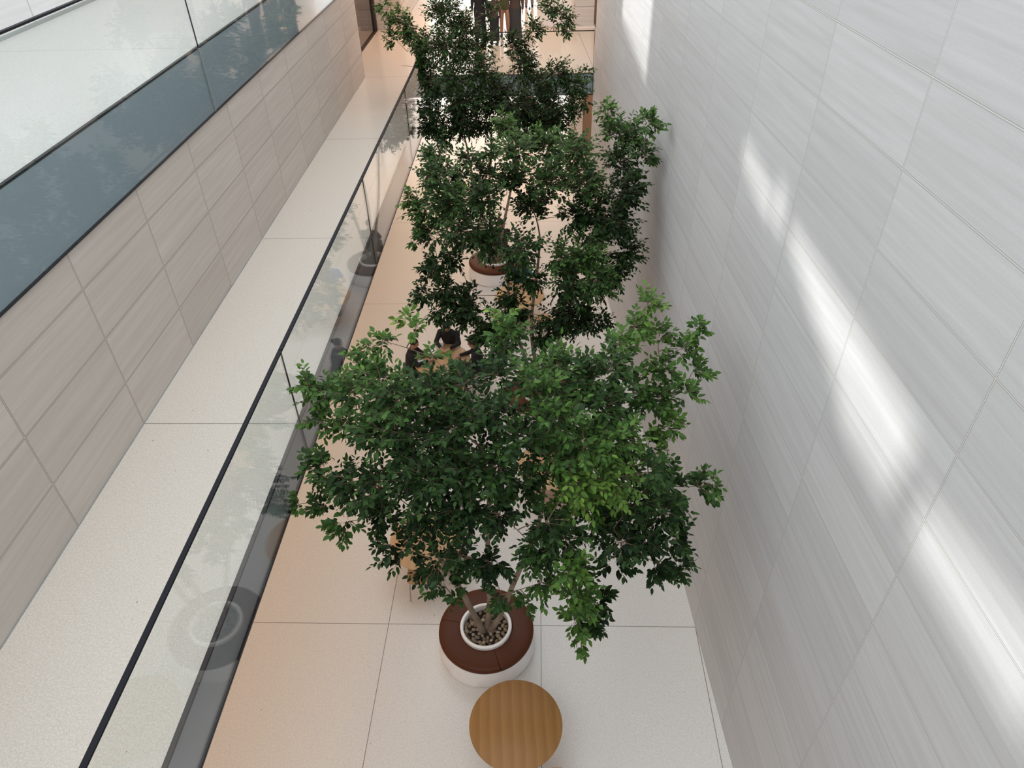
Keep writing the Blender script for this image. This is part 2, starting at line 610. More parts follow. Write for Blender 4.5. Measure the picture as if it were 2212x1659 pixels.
def balustrade(name, label, axis, fixed, cuts, zb, zt, cap=True, cap_w=0.022, split=None):
    t = thing(name, label, 'railing')
    for a, b in zip(cuts[:-1], cuts[1:]):
        g = MB()
        if axis == 'Y':
            g.box(fixed - 0.006, fixed + 0.012, a + 0.005, b - 0.005, zb, zt)
        else:
            g.box(a + 0.005, b - 0.005, fixed - 0.012, fixed + 0.006, zb, zt)
        g.build('glass_panel', M['glass'], t)
        s = MB()
        if axis == 'Y':
            s.box(fixed - 0.005, fixed + 0.011, b - 0.005, b + 0.005, split or zb, zt)
            if split:
                MB().box(fixed - 0.005, fixed + 0.013, b - 0.007, b + 0.007, zb, split).build('panel_joint', M['base_metal'], t)
        else:
            s.box(b - 0.005, b + 0.005, fixed - 0.011, fixed + 0.005, zb, zt)
        s.build('panel_joint', M['black'], t)
        if cap:
            c = MB()
            if axis == 'Y':
                c.box(fixed - cap_w + 0.003, fixed + cap_w + 0.003, a + 0.004, b - 0.004, zt, zt + 0.02)
            else:
                c.box(a + 0.004, b - 0.004, fixed - cap_w, fixed + cap_w, zt, zt + 0.02)
            c.build('cap_rail', M['cap'], t)
    return t


cuts = [-7.92 + 4.7496 * k for k in range(7)]
balustrade('glass_balustrade', 'long frameless glass railing with thin black cap along the middle walkway', 'Y', XG, cuts, ZB, ZR - 0.02)
cu = [-9.0, 10.59, YE]
balustrade('glass_balustrade', 'tall glass railing in front of the grey band of the top floor', 'Y', XU + 0.004, cu, ZF, Z2 + 1.05, split=Z2)
balustrade('glass_balustrade', 'short glass railing across the far bridge behind the trees', 'X', YE, [XG + 0.02, -0.65, BX1 - 0.02], ZB, ZR - 0.02, cap_w=0.012)

# far stone wall blocks, the doorway on the left, the wood panel on the right
bw = MB()
bw.box(-5.30, -4.86, 26.0, 26.6, Z1, ZH)
bw.box(-4.90, -4.55, 26.6, 34, Z1, ZH)
struct(bw.build('wall_back', M['stone_b']), 'stone wall block at the far left of the bridge')
struct(MB().box(-9.0, -5.30, 26.25, 26.6, Z1, ZH).build('wall_back_left', M['stone_b']))
struct(MB().box(0.02, 1.22, 26.05, 34, Z1, ZH).build('wall_back_right', M['soffit']), 'plain pale wall panel at the far right of the bridge')
bk = MB().box(1.22, 1.86, 25.85, 27, Z1 + 0.04, ZH)
struct(bk.build('wall_back_right', M['stone_b']), 'stone clad pier at the far right of the bridge')
struct(MB().box(1.0, 1.90, 25.80, 27, Z1, Z1 + 0.035).build('baseboard_back_right', M['soffit']))
struct(MB().box(1.86, 5.6, 26.3, 26.6, Z1, ZH).build('wall_far_wood', M['wood_wall']), 'strip of wood panelling beside the far stone pier')
g1 = MB().box(1.15, 1.62, 25.9, 27, 0, ZB - 0.04)
struct(g1.build('wall_lower_back', M['stone_b']), 'stone pier below the bridge')
struct(MB().box(1.62, 5.6, 26.1, 26.4, 0, ZB - 0.04).build('wall_lower_wood', M['wood_wall']), 'strip of wood panelling below the bridge')
# thin slanted slab joint on the bridge
a, b = at(1246, 62, Z=Z1), at(1284, 152, Z=Z1)
sj = MB().tube([(a.x, a.y, Z1 + 0.0005), (b.x, b.y, Z1 + 0.0005)], 0.005, 4, up=(0, 0, 1))
struct(sj.build('trim_10', M['bronze']))

d = MB()
d.box(-5.46, -5.30, 25.88, 26.0, Z1, ZH)
dr = d.build('door_1', M['bronze'])
struct(dr, 'dark bronze door frame at the far end of the walkway')
MB().box(-5.40, -5.37, 21.6, 25.88, Z1 + 0.03, ZH).build('door_pane', M['door_glass'], dr)
MB().box(-5.43, -5.30, 20.7, 25.88, Z1 - 0.005, Z1 + 0.004).build('threshold', M['bronze'], dr)
MB().box(-8.9, -5.43, 20.7, 26.2, Z1 - 0.005, Z1 + 0.003).build('entrance_mat', M['mat'], dr)
MB().box(-5.46, -5.37, 20.7, 21.6, Z1 + 0.003, Z1 + 0.0045).build('seam_strip', M['black'], dr)

# glazed front of the hall, far end
for i, (za, zb_) in enumerate(((0, ZB - 0.04), (Z1, ZH))):
    f = MB()
    for x in (-9.0, -6.0, -3.0, 0.0, 3.0, 5.55):
        f.box(x - 0.03, x + 0.03, 33.9, 34.0, za, zb_)
    fo = struct(f.build('window_%d' % (i + 1), M['bronze']))
    MB().box(-9, 5.6, 33.94, 33.96, za, zb_).build('pane', M['glass'], fo)

# ------------------------------------------------------------------ furniture
TAB_R, TAB_H = 0.605, 0.74


def make_table(mat='wood'):
    t = thing('round_table', '', 'table')
    h = TAB_H
    MB().lathe([(0, h), (TAB_R - 0.008, h), (TAB_R, h - 0.006), (TAB_R, h - 0.016), (TAB_R - 0.05, h - 0.035), (0, h - 0.035)], 96).build('tabletop', M[mat], t, True)
    MB().lathe([(0, 0.0), (0.26, 0.0), (0.27, 0.012), (0.25, 0.03), (0.10, 0.07), (0.065, 0.16), (0.06, 0.5), (0.09, 0.66), (0.17, h - 0.036), (0, h - 0.036)], 48).build('pedestal', M['pedestal'], t, True)
    return t


def make_stool():
    t = thing('stool', '', 'stool')
    # shaped plywood seat with a soft dip
    n, mr = 32, 8
    vs, fs = [], []
    for sgn, zz in ((1, 0.455), (-1, 0.437)):
        for j in range(mr + 1):
            r = j / mr
            for i in range(n):
                a = 2 * PI * i / n
                ca, sa = math.cos(a), math.sin(a)
                k = (abs(ca) ** 3.2 + abs(sa) ** 3.2) ** (-1 / 3.2)
                x, y = 0.2 * r * k * ca, 0.19 * r * k * sa
                vs.append((x, y, zz + 0.02 * r * r - 0.01 * (1 - r)))
    for sgn in (0, 1):
        o = sgn * (mr + 1) * n
        for j in range(mr):
            for i in range(n):
                q = (i + 1) % n
                f = (o + j * n + i, o + (j + 1) * n + i, o + (j + 1) * n + q, o + j * n + q)
                fs.append(f if sgn == 0 else f[::-1])
    o = (mr + 1) * n
    for i in range(n):
        q = (i + 1) % n
        fs.append((mr * n + i, o + mr * n + i, o + mr * n + q, mr * n + q))
    MB().add(vs, fs).build('seat', M['wood_pale_lit'], t, True)
    rim = [(0.205 * (abs(math.cos(a)) ** 3.2 + abs(math.sin(a)) ** 3.2) ** (-1 / 3.2) * math.cos(a), 0.195 * (abs(math.cos(a)) ** 3.2 + abs(math.sin(a)) ** 3.2) ** (-1 / 3.2) * math.sin(a), 0.445) for a in [2 * PI * i / 32 for i in range(33)]]
    MB().tube(rim, 0.008, 6).build('seat_frame', M['steel'], t, True)
    for sx in (-1, 1):
        for sy in (-1, 1):
            MB().tube([(sx * 0.155, sy * 0.15, 0.445), (sx * 0.185, sy * 0.18, 0.0)], [0.010, 0.009], 8).build('leg', M['steel'], t, True)
    for sy in (-1, 1):
        MB().tube([(-0.163, sy * 0.158, 0.33), (0.163, sy * 0.158, 0.33)], 0.007, 6).build('crossbar', M['steel'], t, True)
    return t


tables = [
    ((-0.286, 4.54), 'dimmer-lit round oak table at the bottom, in front of the nearest planter', 0.06),
    ((-1.80, 7.53), 'brightly lit round oak table left of the nearest planter, half hidden under the nearest tree', -0.05),
    ((0.24, 9.25), 'round table hidden behind the nearest crown, where the person with a phone sits', 0.1),
    ((-2.05, 12.43), 'round oak table with white papers and three people in black around it', 0.0),
    ((-0.43, 15.05), 'round oak table in front of the farthest planter with the man in blue', 0.04),
]
tb0 = make_table()
tb1 = make_table('wood_pale_lit')
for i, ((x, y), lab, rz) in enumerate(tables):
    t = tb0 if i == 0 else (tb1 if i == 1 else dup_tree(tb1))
    t.location = (x, y, 0)
    t.rotation_euler = (0, 0, rz)
    t['label'] = lab
    t['group'] = 'round oak tables on the ground floor'

stools = [
    ((0.20, 3.92), 'wooden stool just showing under the table at the bottom edge', 0.3),
    ((-1.88, 7.06), 'empty wooden stool with steel legs pushed under the table left of the nearest planter', 0.05),
    ((-1.75, 11.72), 'empty stool on the near side of the table with papers', 0.1),
    ((-2.78, 12.42), 'stool under the person in black on the left of the papers', 1.57),
    ((-1.95, 13.24), 'stool under the person in black at the back of the papers', 0.0),
    ((-1.24, 12.42), 'stool under the woman in black on the right of the papers', 1.57),
    ((-0.42, 15.92), 'stool under the man in the blue shirt', 0.1),
    ((0.02, 10.1), 'stool under the dark-haired person holding a phone', -0.1),
    ((0.15, 14.45), 'empty stool right of the table where the man in blue sits', 0.6),
]
st0 = make_stool()
for i, ((x, y), lab, rz) in enumerate(stools):
    t = st0 if i == 0 else dup_tree(st0)
    t.location = (x, y, 0)
    t.rotation_euler = (0, 0, rz)
    t['label'] = lab
    t['group'] = 'wooden stools around the tables'


def on_table(name, label, cat, uv, mb, mat, rz=0.0, z=TAB_H):
    p = at(uv[0], uv[1], Z=z)
    o = mb.build(name, mat)
    o.location = (p.x, p.y, z)
    o.rotation_euler = (0, 0, rz)
    return tag(o, label, cat)


def sheet(wx, wy, t=0.0015, curl=0.012):
    vs, fs = [], []
    n = 8
    for s in (0, 1):
        for i in range(n + 1):
            for j in range(2):
                x = -wx / 2 + wx * i / n
                vs.append((x, (-wy / 2, wy / 2)[j], 0.0008 + s * t + curl * max(0, i / n - 0.55) ** 2 * 3))
    for i in range(n):
        a = i * 2
        fs.append((a, a + 1, a + 3, a + 2))
        b = 2 * (n + 1) + a
        fs.append((b, b + 2, b + 3, b + 1))
        fs.append((a, a + 2, b + 2, b))
        fs.append((a + 1, b + 1, b + 3, a + 3))
    fs.append((0, 2 * (n + 1), 2 * (n + 1) + 1, 1))
    e = 2 * n
    fs.append((e, e + 1, 2 * (n + 1) + e + 1, 2 * (n + 1) + e))
    return MB().add(vs, fs)


on_table('paper_sheet', 'large white sheet of paper spread on the table with three people', 'paper', (932, 757), sheet(0.21, 0.297), M['paper'], 0.5)
on_table('paper_sheet', 'white sheet of paper near the back person in black', 'paper', (948, 748), sheet(0.18, 0.25), M['paper'], -0.25)
on_table('paper_sheet', 'small white card by the left edge of the table with papers', 'paper', (909, 783), sheet(0.13, 0.19), M['paper'], 0.1)
on_table('cup', 'grey cup on the right of the table with papers', 'cup', (972, 768), MB().lathe([(0, 0.0005), (0.03, 0.0005), (0.038, 0.11), (0.034, 0.11), (0.028, 0.008), (0, 0.008)], 24), M['cupgrey'])

# ------------------------------------------------------------------ planters
SEAT_Z = 0.455


def make_planter():
    t = thing('planter_bench', '', 'planter')
    # body with soft folds in its white side
    n = 96
    prof = [(0.66, 0.0), (0.705, 0.004), (0.722, 0.03), (0.722, 0.12), (0.705, 0.25), (0.695, 0.34), (0.66, 0.352), (0.385, 0.352), (0.385, 0.50), (0.372, 0.512), (0.352, 0.512), (0.338, 0.50), (0.335, 0.30), (0.0, 0.30)]
    vs, fs = [], []
    for i in range(n):
        a = 2 * PI * i / n
        for j, (r, z) in enumerate(prof):
            k = 1.0
            if 2 <= j <= 4:
                k = 1 + 0.009 * math.sin(a * 3 + z * 22 + 1.1)
            vs.append((r * k * math.cos(a), r * k * math.sin(a), z))
    p = len(prof)
    for i in range(n):
        q = (i + 1) % n
        for j in range(p - 1):
            fs.append((i * p + j, q * p + j, q * p + j + 1, i * p + j + 1))
    MB().add(vs, fs).build('planter_body', M['white_base'], t, True)
    cp = [(0.388, 0.355), (0.66, 0.355), (0.700, 0.363), (0.712, 0.385), (0.706, 0.425), (0.685, 0.445), (0.655, 0.455), (0.60, 0.462), (0.50, 0.466), (0.41, 0.466), (0.394, 0.460), (0.388, 0.445), (0.388, 0.355)]
    for k in range(3):
        a0 = math.radians(50 + 120 * k) + 0.006
        MB().lathe(cp, 40, a0, a0 + 2 * PI / 3 - 0.012).build('seat_cushion', M['leather'], t, True)
    MB().lathe([(0, 0.385), (0.336, 0.385)], 48).build('soil', M['soil'], t)
    return t


pl_pos = [(-0.772, 6.13), (0.05, 11.7), (-1.15, 17.38)]
pl_lab = ['round planter with brown leather seat ring, nearest one and fully in view',
          'round planter with brown seat, mostly hidden behind the nearest tree crown',
          'round white planter with brown seat, farthest one, beside the man in blue']
pl0 = make_planter()
for i, (x, y) in enumerate(pl_pos):
    t = pl0 if i == 0 else dup_tree(pl0)
    t.location = (x, y, 0)
    t['label'] = pl_lab[i]
    t['group'] = 'round planters with leather seats'

# pebbles: each one a thing in the nearest planter
peb = []
for k in range(5):
    ph = [random.uniform(0, 6.28) for _ in range(4)]
    mb = MB().ball((0, 0, 0), (0.039, 0.030, 0.021), 14, 9, lambda x, y, z: 1 + 0.07 * math.sin(2.3 * x + ph[0]) + 0.06 * math.sin(3 * y + ph[1]) + 0.04 * math.sin(4 * z + ph[2]))
    peb.append(mb)
px, py = pl_pos[0]
stems_xy = [(-0.05, -0.02), (0.015, 0.045), (0.06, -0.01)]
pts = []
tries = 0
while len(pts) < 90 and tries < 30000:
    tries += 1
    a, r = random.uniform(0, 2 * PI), 0.315 * math.sqrt(random.random())
    x, y = r * math.cos(a), r * math.sin(a)
    if math.hypot(x - 0.01, y) < 0.105:
        continue
    if all(math.hypot(x - u, y - v) > 0.056 for u, v in pts):
        pts.append((x, y))
first = {}
for i, (x, y) in enumerate(pts):
    k = i % 5
    if k not in first:
        o = peb[k].build('pebble', M['pebble'], None, True)
        first[k] = o
    else:
        o = first[k].copy()
        COL.objects.link(o)
    s = random.uniform(0.75, 1.12)
    o.scale = (s, s, s)
    o.location = (px + x, py + y, 0.405 + random.uniform(-0.003, 0.008))
    o.rotation_euler = (random.uniform(-0.25, 0.25), random.uniform(-0.25, 0.25), random.uniform(0, 6.28))
    tag(o, 'brown river pebble around the trunks in the nearest planter', 'pebble', 'river pebbles in the nearest planter')
for (x, y), lb in zip(pl_pos[1:], ('in the middle planter', 'in the farthest planter')):
    m = MB()
    q = []
    for _ in range(4000):
        a, r = random.uniform(0, 2 * PI), 0.31 * math.sqrt(random.random())
        u, v = r * math.cos(a), r * math.sin(a)
        if all(math.hypot(u - s, v - t_) > 0.05 for s, t_ in q):
            q.append((u, v))
            m.ball((x + u, y + v, 0.40), (random.uniform(0.022, 0.03), random.uniform(0.02, 0.028), 0.017), 8, 6)
    o = m.build('pebbles', M['pebble'], None, True)
    tag(o, 'river pebbles covering the soil ' + lb, 'pebbles')
    o['kind'] = 'stuff'

# small black plant tag lying on the pebbles
tg = at(1033, 1378, Z=0.43)
o = thing('plant_tag', 'small black tag with pale lines lying on the pebbles', 'tag', (tg.x, tg.y, 0.432), 0.55)
MB().box(-0.028, 0.028, -0.021, 0.021, 0, 0.003).build('card', M['black'], o)
for k in range(4):
    MB().box(-0.022, 0.022, -0.0145 + k * 0.0088, -0.0115 + k * 0.0088, 0.003, 0.0036).build('printed_line', M['cupgrey'], o)


# ------------------------------------------------------------------ trees
def wall_x(y):
    return 2.8633 - 0.0643 * y


def make_tree(name, label, base, depth, clusters, centre, ext, leaf, n_leaves, lean, group):
    root = thing(name, label, 'tree', (base[0], base[1], 0.385), group=group)
    O = Vector((base[0], base[1], 0.385))
    # stems
    nodes = []            # (point, radius)
    for k, (dx, dy, lx, ly, top) in enumerate(lean):
        pts_, rad = [], []
        n = 9
        bend = random.choice((-1, 1)) * random.uniform(0.05, 0.12)
        for i in range(n + 1):
            s = i / n
            z = top * s
            x = dx + lx * (s ** 0.85) + bend * math.sin(PI * s) + 0.035 * (math.sin(8 * s + k) - math.sin(k))
            y = dy + ly * (s ** 0.9) + 0.04 * (math.sin(6 * s + 2 * k) - math.sin(2 * k))
            pts_.append((x, y, z - 0.02))
            rad.append(0.046 * (1 - 0.55 * s) + (0.012 if i == 0 else 0))
            if s > 0.55:
                nodes.append((O + Vector((x, y, z)), rad[-1], -1))
        # round the stem out a little
        MB().tube(pts_, rad, 12).build('trunk', M['bark'], root, True)
    tips = []
    blobs = []
    for c in clusters:
        u, v, r, g = c[:4]
        dens = c[4] if len(c) > 4 else 1.0
        lay = 2 if r >= 42 else 1
        e = min(1.0, math.hypot((u - centre[0]) / ext[0], (v - centre[1]) / ext[1]))
        spread = math.sqrt(max(0.0, 1 - e * e)) * ext[2]
        for q in range(lay):
            off = random.uniform(-0.3, 0.3) * spread if lay == 1 else (0.5 if q else -0.5) * spread + random.uniform(-.15, .15)
            dd = depth + off
            rr = r / FPX * dd
            P = at(u, v, D=dd)
            while P.x + rr * 1.5 > wall_x(P.y) - 0.12 and dd > 2:
                dd -= 0.08
                P = at(u, v, D=dd)
                rr = r / FPX * dd
            gg = g if (lay == 1 or q == 0) else g * 0.6  # farther layer darkened, shade inside the crown put into the tint
            blobs.append((P, rr, gg, math.pi * r * r / lay * dens))
    # connect every cluster to the nearest wood already there, from the inside out
    cen = nodes[len(nodes) // 2][0]
    order = sorted(range(len(blobs)), key=lambda i: (blobs[i][0] - cen).length)
    brs = []
    for i in order:
        P, rr, g, A = blobs[i]
        best = min(nodes, key=lambda q: (q[0] - P).length + (0.6 * max(0, q[0].z - P.z)))
        a, ra, own = best
        if own < 0:
            own = len(brs)
            brs.append(MB())
        mid = a.lerp(P, 0.5) + Vector((random.uniform(-.06, .06), random.uniform(-.06, .06), 0.10 * (P - a).length))
        r0 = max(0.007, min(ra * 0.72, 0.024))
        ps, rs = [], []
        for k in range(7):
            s = k / 6
            q = a * ((1 - s) ** 2) + mid * (2 * s * (1 - s)) + P * (s * s)
            ps.append(q)
            rs.append(r0 * (1 - 0.55 * s))
        brs[own].tube([p - O for p in ps], rs, 6)
        for k in (3, 6):
            nodes.append((ps[k], rs[k], own))
    for br in brs:
        if br.v:
            br.build('branch', M['branch'], root, True)
    # twigs with alternate leaves
    tot = sum(math.pi * c[2] ** 2 for c in clusters)
    tw = MB()
    LP, LD, LN, LL, LG = [], [], [], [], []
    crown = at(centre[0], centre[1], D=depth)
    for P, rr, g, A in blobs:
        per = 9
        nt = max(3, int(round(n_leaves * A / tot / per)))
        outw = (P - crown)
        outw.z *= 0.5
        if outw.length > 1e-3:
            outw.normalize()
        for _ in range(nt):
            d = Vector(rng.normal(size=3)).normalized()
            st = P + d * rr * random.uniform(0.0, 0.62)
            if st.x > wall_x(st.y) - 0.12:
                st.x = wall_x(st.y) - 0.12
            if st.z < ZR + 0.3:
                st.x = max(st.x, XG + 0.12)
            dr_ = (d * 0.9 + outw * 0.55 + Vector((0, 0, random.uniform(-0.15, 0.55)))).normalized()
            ln = min(0.32, 0.08 + rr * random.uniform(0.35, 0.8))
            curve = Vector((0, 0, -random.uniform(0.05, 0.5)))
            prev_ = st
            side = dr_.cross(Vector((0, 0, 1)))
            if side.length < 1e-3:
                side = Vector((1, 0, 0))
            side.normalize()
            cnt = per + random.randint(-2, 2)
            ps = [st]
            dirc = dr_.copy()
            for k in range(cnt):
                dirc = (dirc + curve / cnt).normalized()
                prev_ = prev_ + dirc * (ln / cnt)
                if prev_.x > wall_x(prev_.y) - 0.07:
                    prev_.x = wall_x(prev_.y) - 0.07
                if prev_.z < ZR + 0.15:
                    prev_.x = max(prev_.x, XG + 0.09)
                ps.append(prev_.copy())
                sg = 1 if k % 2 else -1
                rot = Matrix.Rotation(random.uniform(-0.9, 0.9), 3, dirc)
                sd = rot @ side
                ld = (sd * sg * random.uniform(0.5, 0.95) + dirc * random.uniform(0.4, 0.9) + Vector((0, 0, -random.uniform(0.0, 0.45)))).normalized()
                if k == cnt - 1:
                    ld = dirc
                nr = (Vector((0, 0, 1)) + Vector(rng.normal(size=3)) * 0.38)
                s_ = k / cnt
                LP.append(prev_.copy())
                LD.append(ld)
                LN.append(nr)
                LL.append(leaf * random.uniform(0.72, 1.15) * (1 - 0.25 * s_))
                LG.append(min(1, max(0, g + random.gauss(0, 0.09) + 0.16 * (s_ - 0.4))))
            tw.tube([ps[0] - O, ps[cnt // 2] - O, ps[-1] - O], [0.0032, 0.0024, 0.0012], 3)
    tw.build('twigs', M['branch'], root)
    P = np.array([list(x - O) for x in LP])
    D = np.array([list(x) for x in LD])
    N = np.array([list(x) for x in LN])
    L = np.array(LL)[:, None]
    G = np.array(LG)
    D /= np.linalg.norm(D, axis=1, keepdims=True)
    S = np.cross(D, N)
    S /= np.linalg.norm(S, axis=1, keepdims=True) + 1e-9
    U = np.cross(S, D)
    W = L * rng.uniform(0.22, 0.29, size=L.shape)
    fold = rng.uniform(0.10, 0.30, size=L.shape) * W
    droop = rng.uniform(0.02, 0.16, size=L.shape) * L

    def pnt(t, w_, up_):
        return P + D * (L * t) + S * (W * w_) + U * (fold * up_) - U * (droop * t * t)
    V = np.stack([pnt(0.10, 0, 0), pnt(0.34, 0, 0), pnt(0.66, 0, 0), pnt(1.0, 0, 0), pnt(0.34, 0.88, 1), pnt(0.66, 0.80, 1), pnt(0.34, -0.88, 1), pnt(0.66, -0.80, 1), pnt(-0.04, 0, 0.0)], axis=1)
    nl = len(P)
    base_f = [(0, 4, 1), (0, 1, 6), (1, 4, 5, 2), (1, 2, 7, 6), (2, 5, 3), (2, 3, 7)]
    me = bpy.data.meshes.new('foliage')
    tot_v = nl * 9
    me.vertices.add(tot_v)
    me.vertices.foreach_set('co', V.reshape(-1).astype(np.float32))
    loops = np.concatenate([np.array(f) for f in base_f])
    nloop = len(loops)
    allv = (loops[None, :] + 9 * np.arange(nl)[:, None]).reshape(-1)
    lens = np.array([len(f) for f in base_f])
    starts = np.concatenate([[0], np.cumsum(lens)[:-1]])
    me.loops.add(nloop * nl)
    me.loops.foreach_set('vertex_index', allv.astype(np.int32))
    me.polygons.add(len(base_f) * nl)
    me.polygons.foreach_set('loop_start', (starts[None, :] + nloop * np.arange(nl)[:, None]).reshape(-1).astype(np.int32))
    me.update(calc_edges=True)
    me.validate()
    me.polygons.foreach_set('use_smooth', [True] * len(me.polygons))
    at_ = me.attributes.new('growth_shade', 'FLOAT', 'POINT')
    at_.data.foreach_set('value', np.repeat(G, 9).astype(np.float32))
    me.materials.append(M['leaf'])
    fo = bpy.data.objects.new('foliage', me)
    COL.objects.link(fo)
    fo.parent = root
    fo['kind'] = 'stuff'
    return root


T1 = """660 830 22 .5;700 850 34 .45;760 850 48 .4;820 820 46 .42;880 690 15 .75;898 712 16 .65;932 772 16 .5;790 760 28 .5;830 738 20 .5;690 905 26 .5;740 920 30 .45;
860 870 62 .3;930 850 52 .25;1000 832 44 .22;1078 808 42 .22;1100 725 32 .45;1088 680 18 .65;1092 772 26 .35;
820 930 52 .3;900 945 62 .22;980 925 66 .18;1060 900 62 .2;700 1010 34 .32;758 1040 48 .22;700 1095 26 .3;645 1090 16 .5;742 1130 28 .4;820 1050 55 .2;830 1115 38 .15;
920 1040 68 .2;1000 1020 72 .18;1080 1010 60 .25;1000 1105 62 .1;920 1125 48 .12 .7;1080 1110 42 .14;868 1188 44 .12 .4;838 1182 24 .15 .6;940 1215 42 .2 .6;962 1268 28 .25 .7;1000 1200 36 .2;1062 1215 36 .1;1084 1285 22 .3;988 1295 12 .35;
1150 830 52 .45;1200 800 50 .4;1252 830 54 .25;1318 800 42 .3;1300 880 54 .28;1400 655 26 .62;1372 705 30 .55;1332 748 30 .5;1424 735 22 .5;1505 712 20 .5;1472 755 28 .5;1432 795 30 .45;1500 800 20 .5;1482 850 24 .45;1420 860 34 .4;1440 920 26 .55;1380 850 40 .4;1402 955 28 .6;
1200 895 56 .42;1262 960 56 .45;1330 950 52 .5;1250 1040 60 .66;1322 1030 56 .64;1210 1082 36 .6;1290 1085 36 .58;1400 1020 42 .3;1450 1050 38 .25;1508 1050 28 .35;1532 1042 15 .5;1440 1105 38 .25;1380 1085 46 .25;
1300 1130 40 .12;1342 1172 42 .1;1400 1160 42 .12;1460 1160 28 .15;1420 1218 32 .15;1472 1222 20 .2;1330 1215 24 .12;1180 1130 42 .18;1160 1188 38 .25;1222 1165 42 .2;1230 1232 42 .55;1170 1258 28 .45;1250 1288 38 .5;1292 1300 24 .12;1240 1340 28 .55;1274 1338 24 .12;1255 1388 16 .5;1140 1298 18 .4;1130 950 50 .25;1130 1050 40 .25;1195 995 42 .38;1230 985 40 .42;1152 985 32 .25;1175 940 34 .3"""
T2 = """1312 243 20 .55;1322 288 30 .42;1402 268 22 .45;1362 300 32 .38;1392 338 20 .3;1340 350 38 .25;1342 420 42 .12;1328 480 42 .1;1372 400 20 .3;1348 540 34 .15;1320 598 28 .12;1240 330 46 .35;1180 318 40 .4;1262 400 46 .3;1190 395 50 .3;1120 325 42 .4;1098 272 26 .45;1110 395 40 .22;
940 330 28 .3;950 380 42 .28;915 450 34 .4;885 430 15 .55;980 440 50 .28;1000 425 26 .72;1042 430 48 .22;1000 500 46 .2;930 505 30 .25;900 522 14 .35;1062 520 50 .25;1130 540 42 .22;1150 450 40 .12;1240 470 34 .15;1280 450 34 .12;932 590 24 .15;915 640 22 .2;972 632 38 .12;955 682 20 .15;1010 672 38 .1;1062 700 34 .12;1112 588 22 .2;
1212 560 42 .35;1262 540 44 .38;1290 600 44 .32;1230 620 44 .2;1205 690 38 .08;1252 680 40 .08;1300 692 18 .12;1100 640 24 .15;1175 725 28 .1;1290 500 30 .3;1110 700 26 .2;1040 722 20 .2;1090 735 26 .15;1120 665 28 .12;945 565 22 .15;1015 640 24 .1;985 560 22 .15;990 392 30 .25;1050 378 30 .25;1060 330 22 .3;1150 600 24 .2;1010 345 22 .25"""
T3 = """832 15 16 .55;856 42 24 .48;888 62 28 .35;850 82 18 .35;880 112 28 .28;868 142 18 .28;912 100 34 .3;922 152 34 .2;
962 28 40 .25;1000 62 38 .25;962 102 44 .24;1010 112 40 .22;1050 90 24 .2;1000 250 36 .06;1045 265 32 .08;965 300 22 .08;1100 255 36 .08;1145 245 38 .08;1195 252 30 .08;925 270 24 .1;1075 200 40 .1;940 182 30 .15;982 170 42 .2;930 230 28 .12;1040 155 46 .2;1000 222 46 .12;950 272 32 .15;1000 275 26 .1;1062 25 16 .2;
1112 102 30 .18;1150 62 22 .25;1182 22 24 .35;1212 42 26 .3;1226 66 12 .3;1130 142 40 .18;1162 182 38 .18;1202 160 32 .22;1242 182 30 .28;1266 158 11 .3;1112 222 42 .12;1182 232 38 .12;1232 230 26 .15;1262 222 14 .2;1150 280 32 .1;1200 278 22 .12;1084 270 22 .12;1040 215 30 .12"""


def cl(s):
    return [tuple(float(x) for x in q.split()) for q in s.replace('\n', '').split(';') if q.strip()]


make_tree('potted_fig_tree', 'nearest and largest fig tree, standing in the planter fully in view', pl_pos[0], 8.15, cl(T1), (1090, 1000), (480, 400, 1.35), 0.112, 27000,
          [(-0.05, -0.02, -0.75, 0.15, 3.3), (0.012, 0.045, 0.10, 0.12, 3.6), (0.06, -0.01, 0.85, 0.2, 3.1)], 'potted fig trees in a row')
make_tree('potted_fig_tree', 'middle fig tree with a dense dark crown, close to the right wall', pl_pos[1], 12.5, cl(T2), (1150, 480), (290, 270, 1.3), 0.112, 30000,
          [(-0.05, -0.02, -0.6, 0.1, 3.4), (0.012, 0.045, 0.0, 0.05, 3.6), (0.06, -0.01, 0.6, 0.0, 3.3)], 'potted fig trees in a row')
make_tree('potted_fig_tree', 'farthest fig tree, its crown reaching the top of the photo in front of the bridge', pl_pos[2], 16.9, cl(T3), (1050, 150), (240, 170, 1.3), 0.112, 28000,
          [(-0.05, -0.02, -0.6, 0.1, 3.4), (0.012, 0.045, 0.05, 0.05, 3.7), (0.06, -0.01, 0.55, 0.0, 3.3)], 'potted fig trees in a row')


# ------------------------------------------------------------------ people
def remesh(o, vox, smooth=6):
    r = o.modifiers.new('remesh', 'REMESH')
    r.mode = 'VOXEL'
    r.voxel_size = vox
    r.use_smooth_shade = True
    s = o.modifiers.new('smooth', 'SMOOTH')
    s.factor = 0.5
    s.iterations = smooth
    return o


def limb(mb, pts, rad):
    mb.tube(pts, rad, 12)
    for p, r in ((pts[0], rad[0]), (pts[-1], rad[-1])):
        rr = r if not isinstance(r, tuple) else min(r)
        mb.ball(p, rr * 0.98, 12, 8)


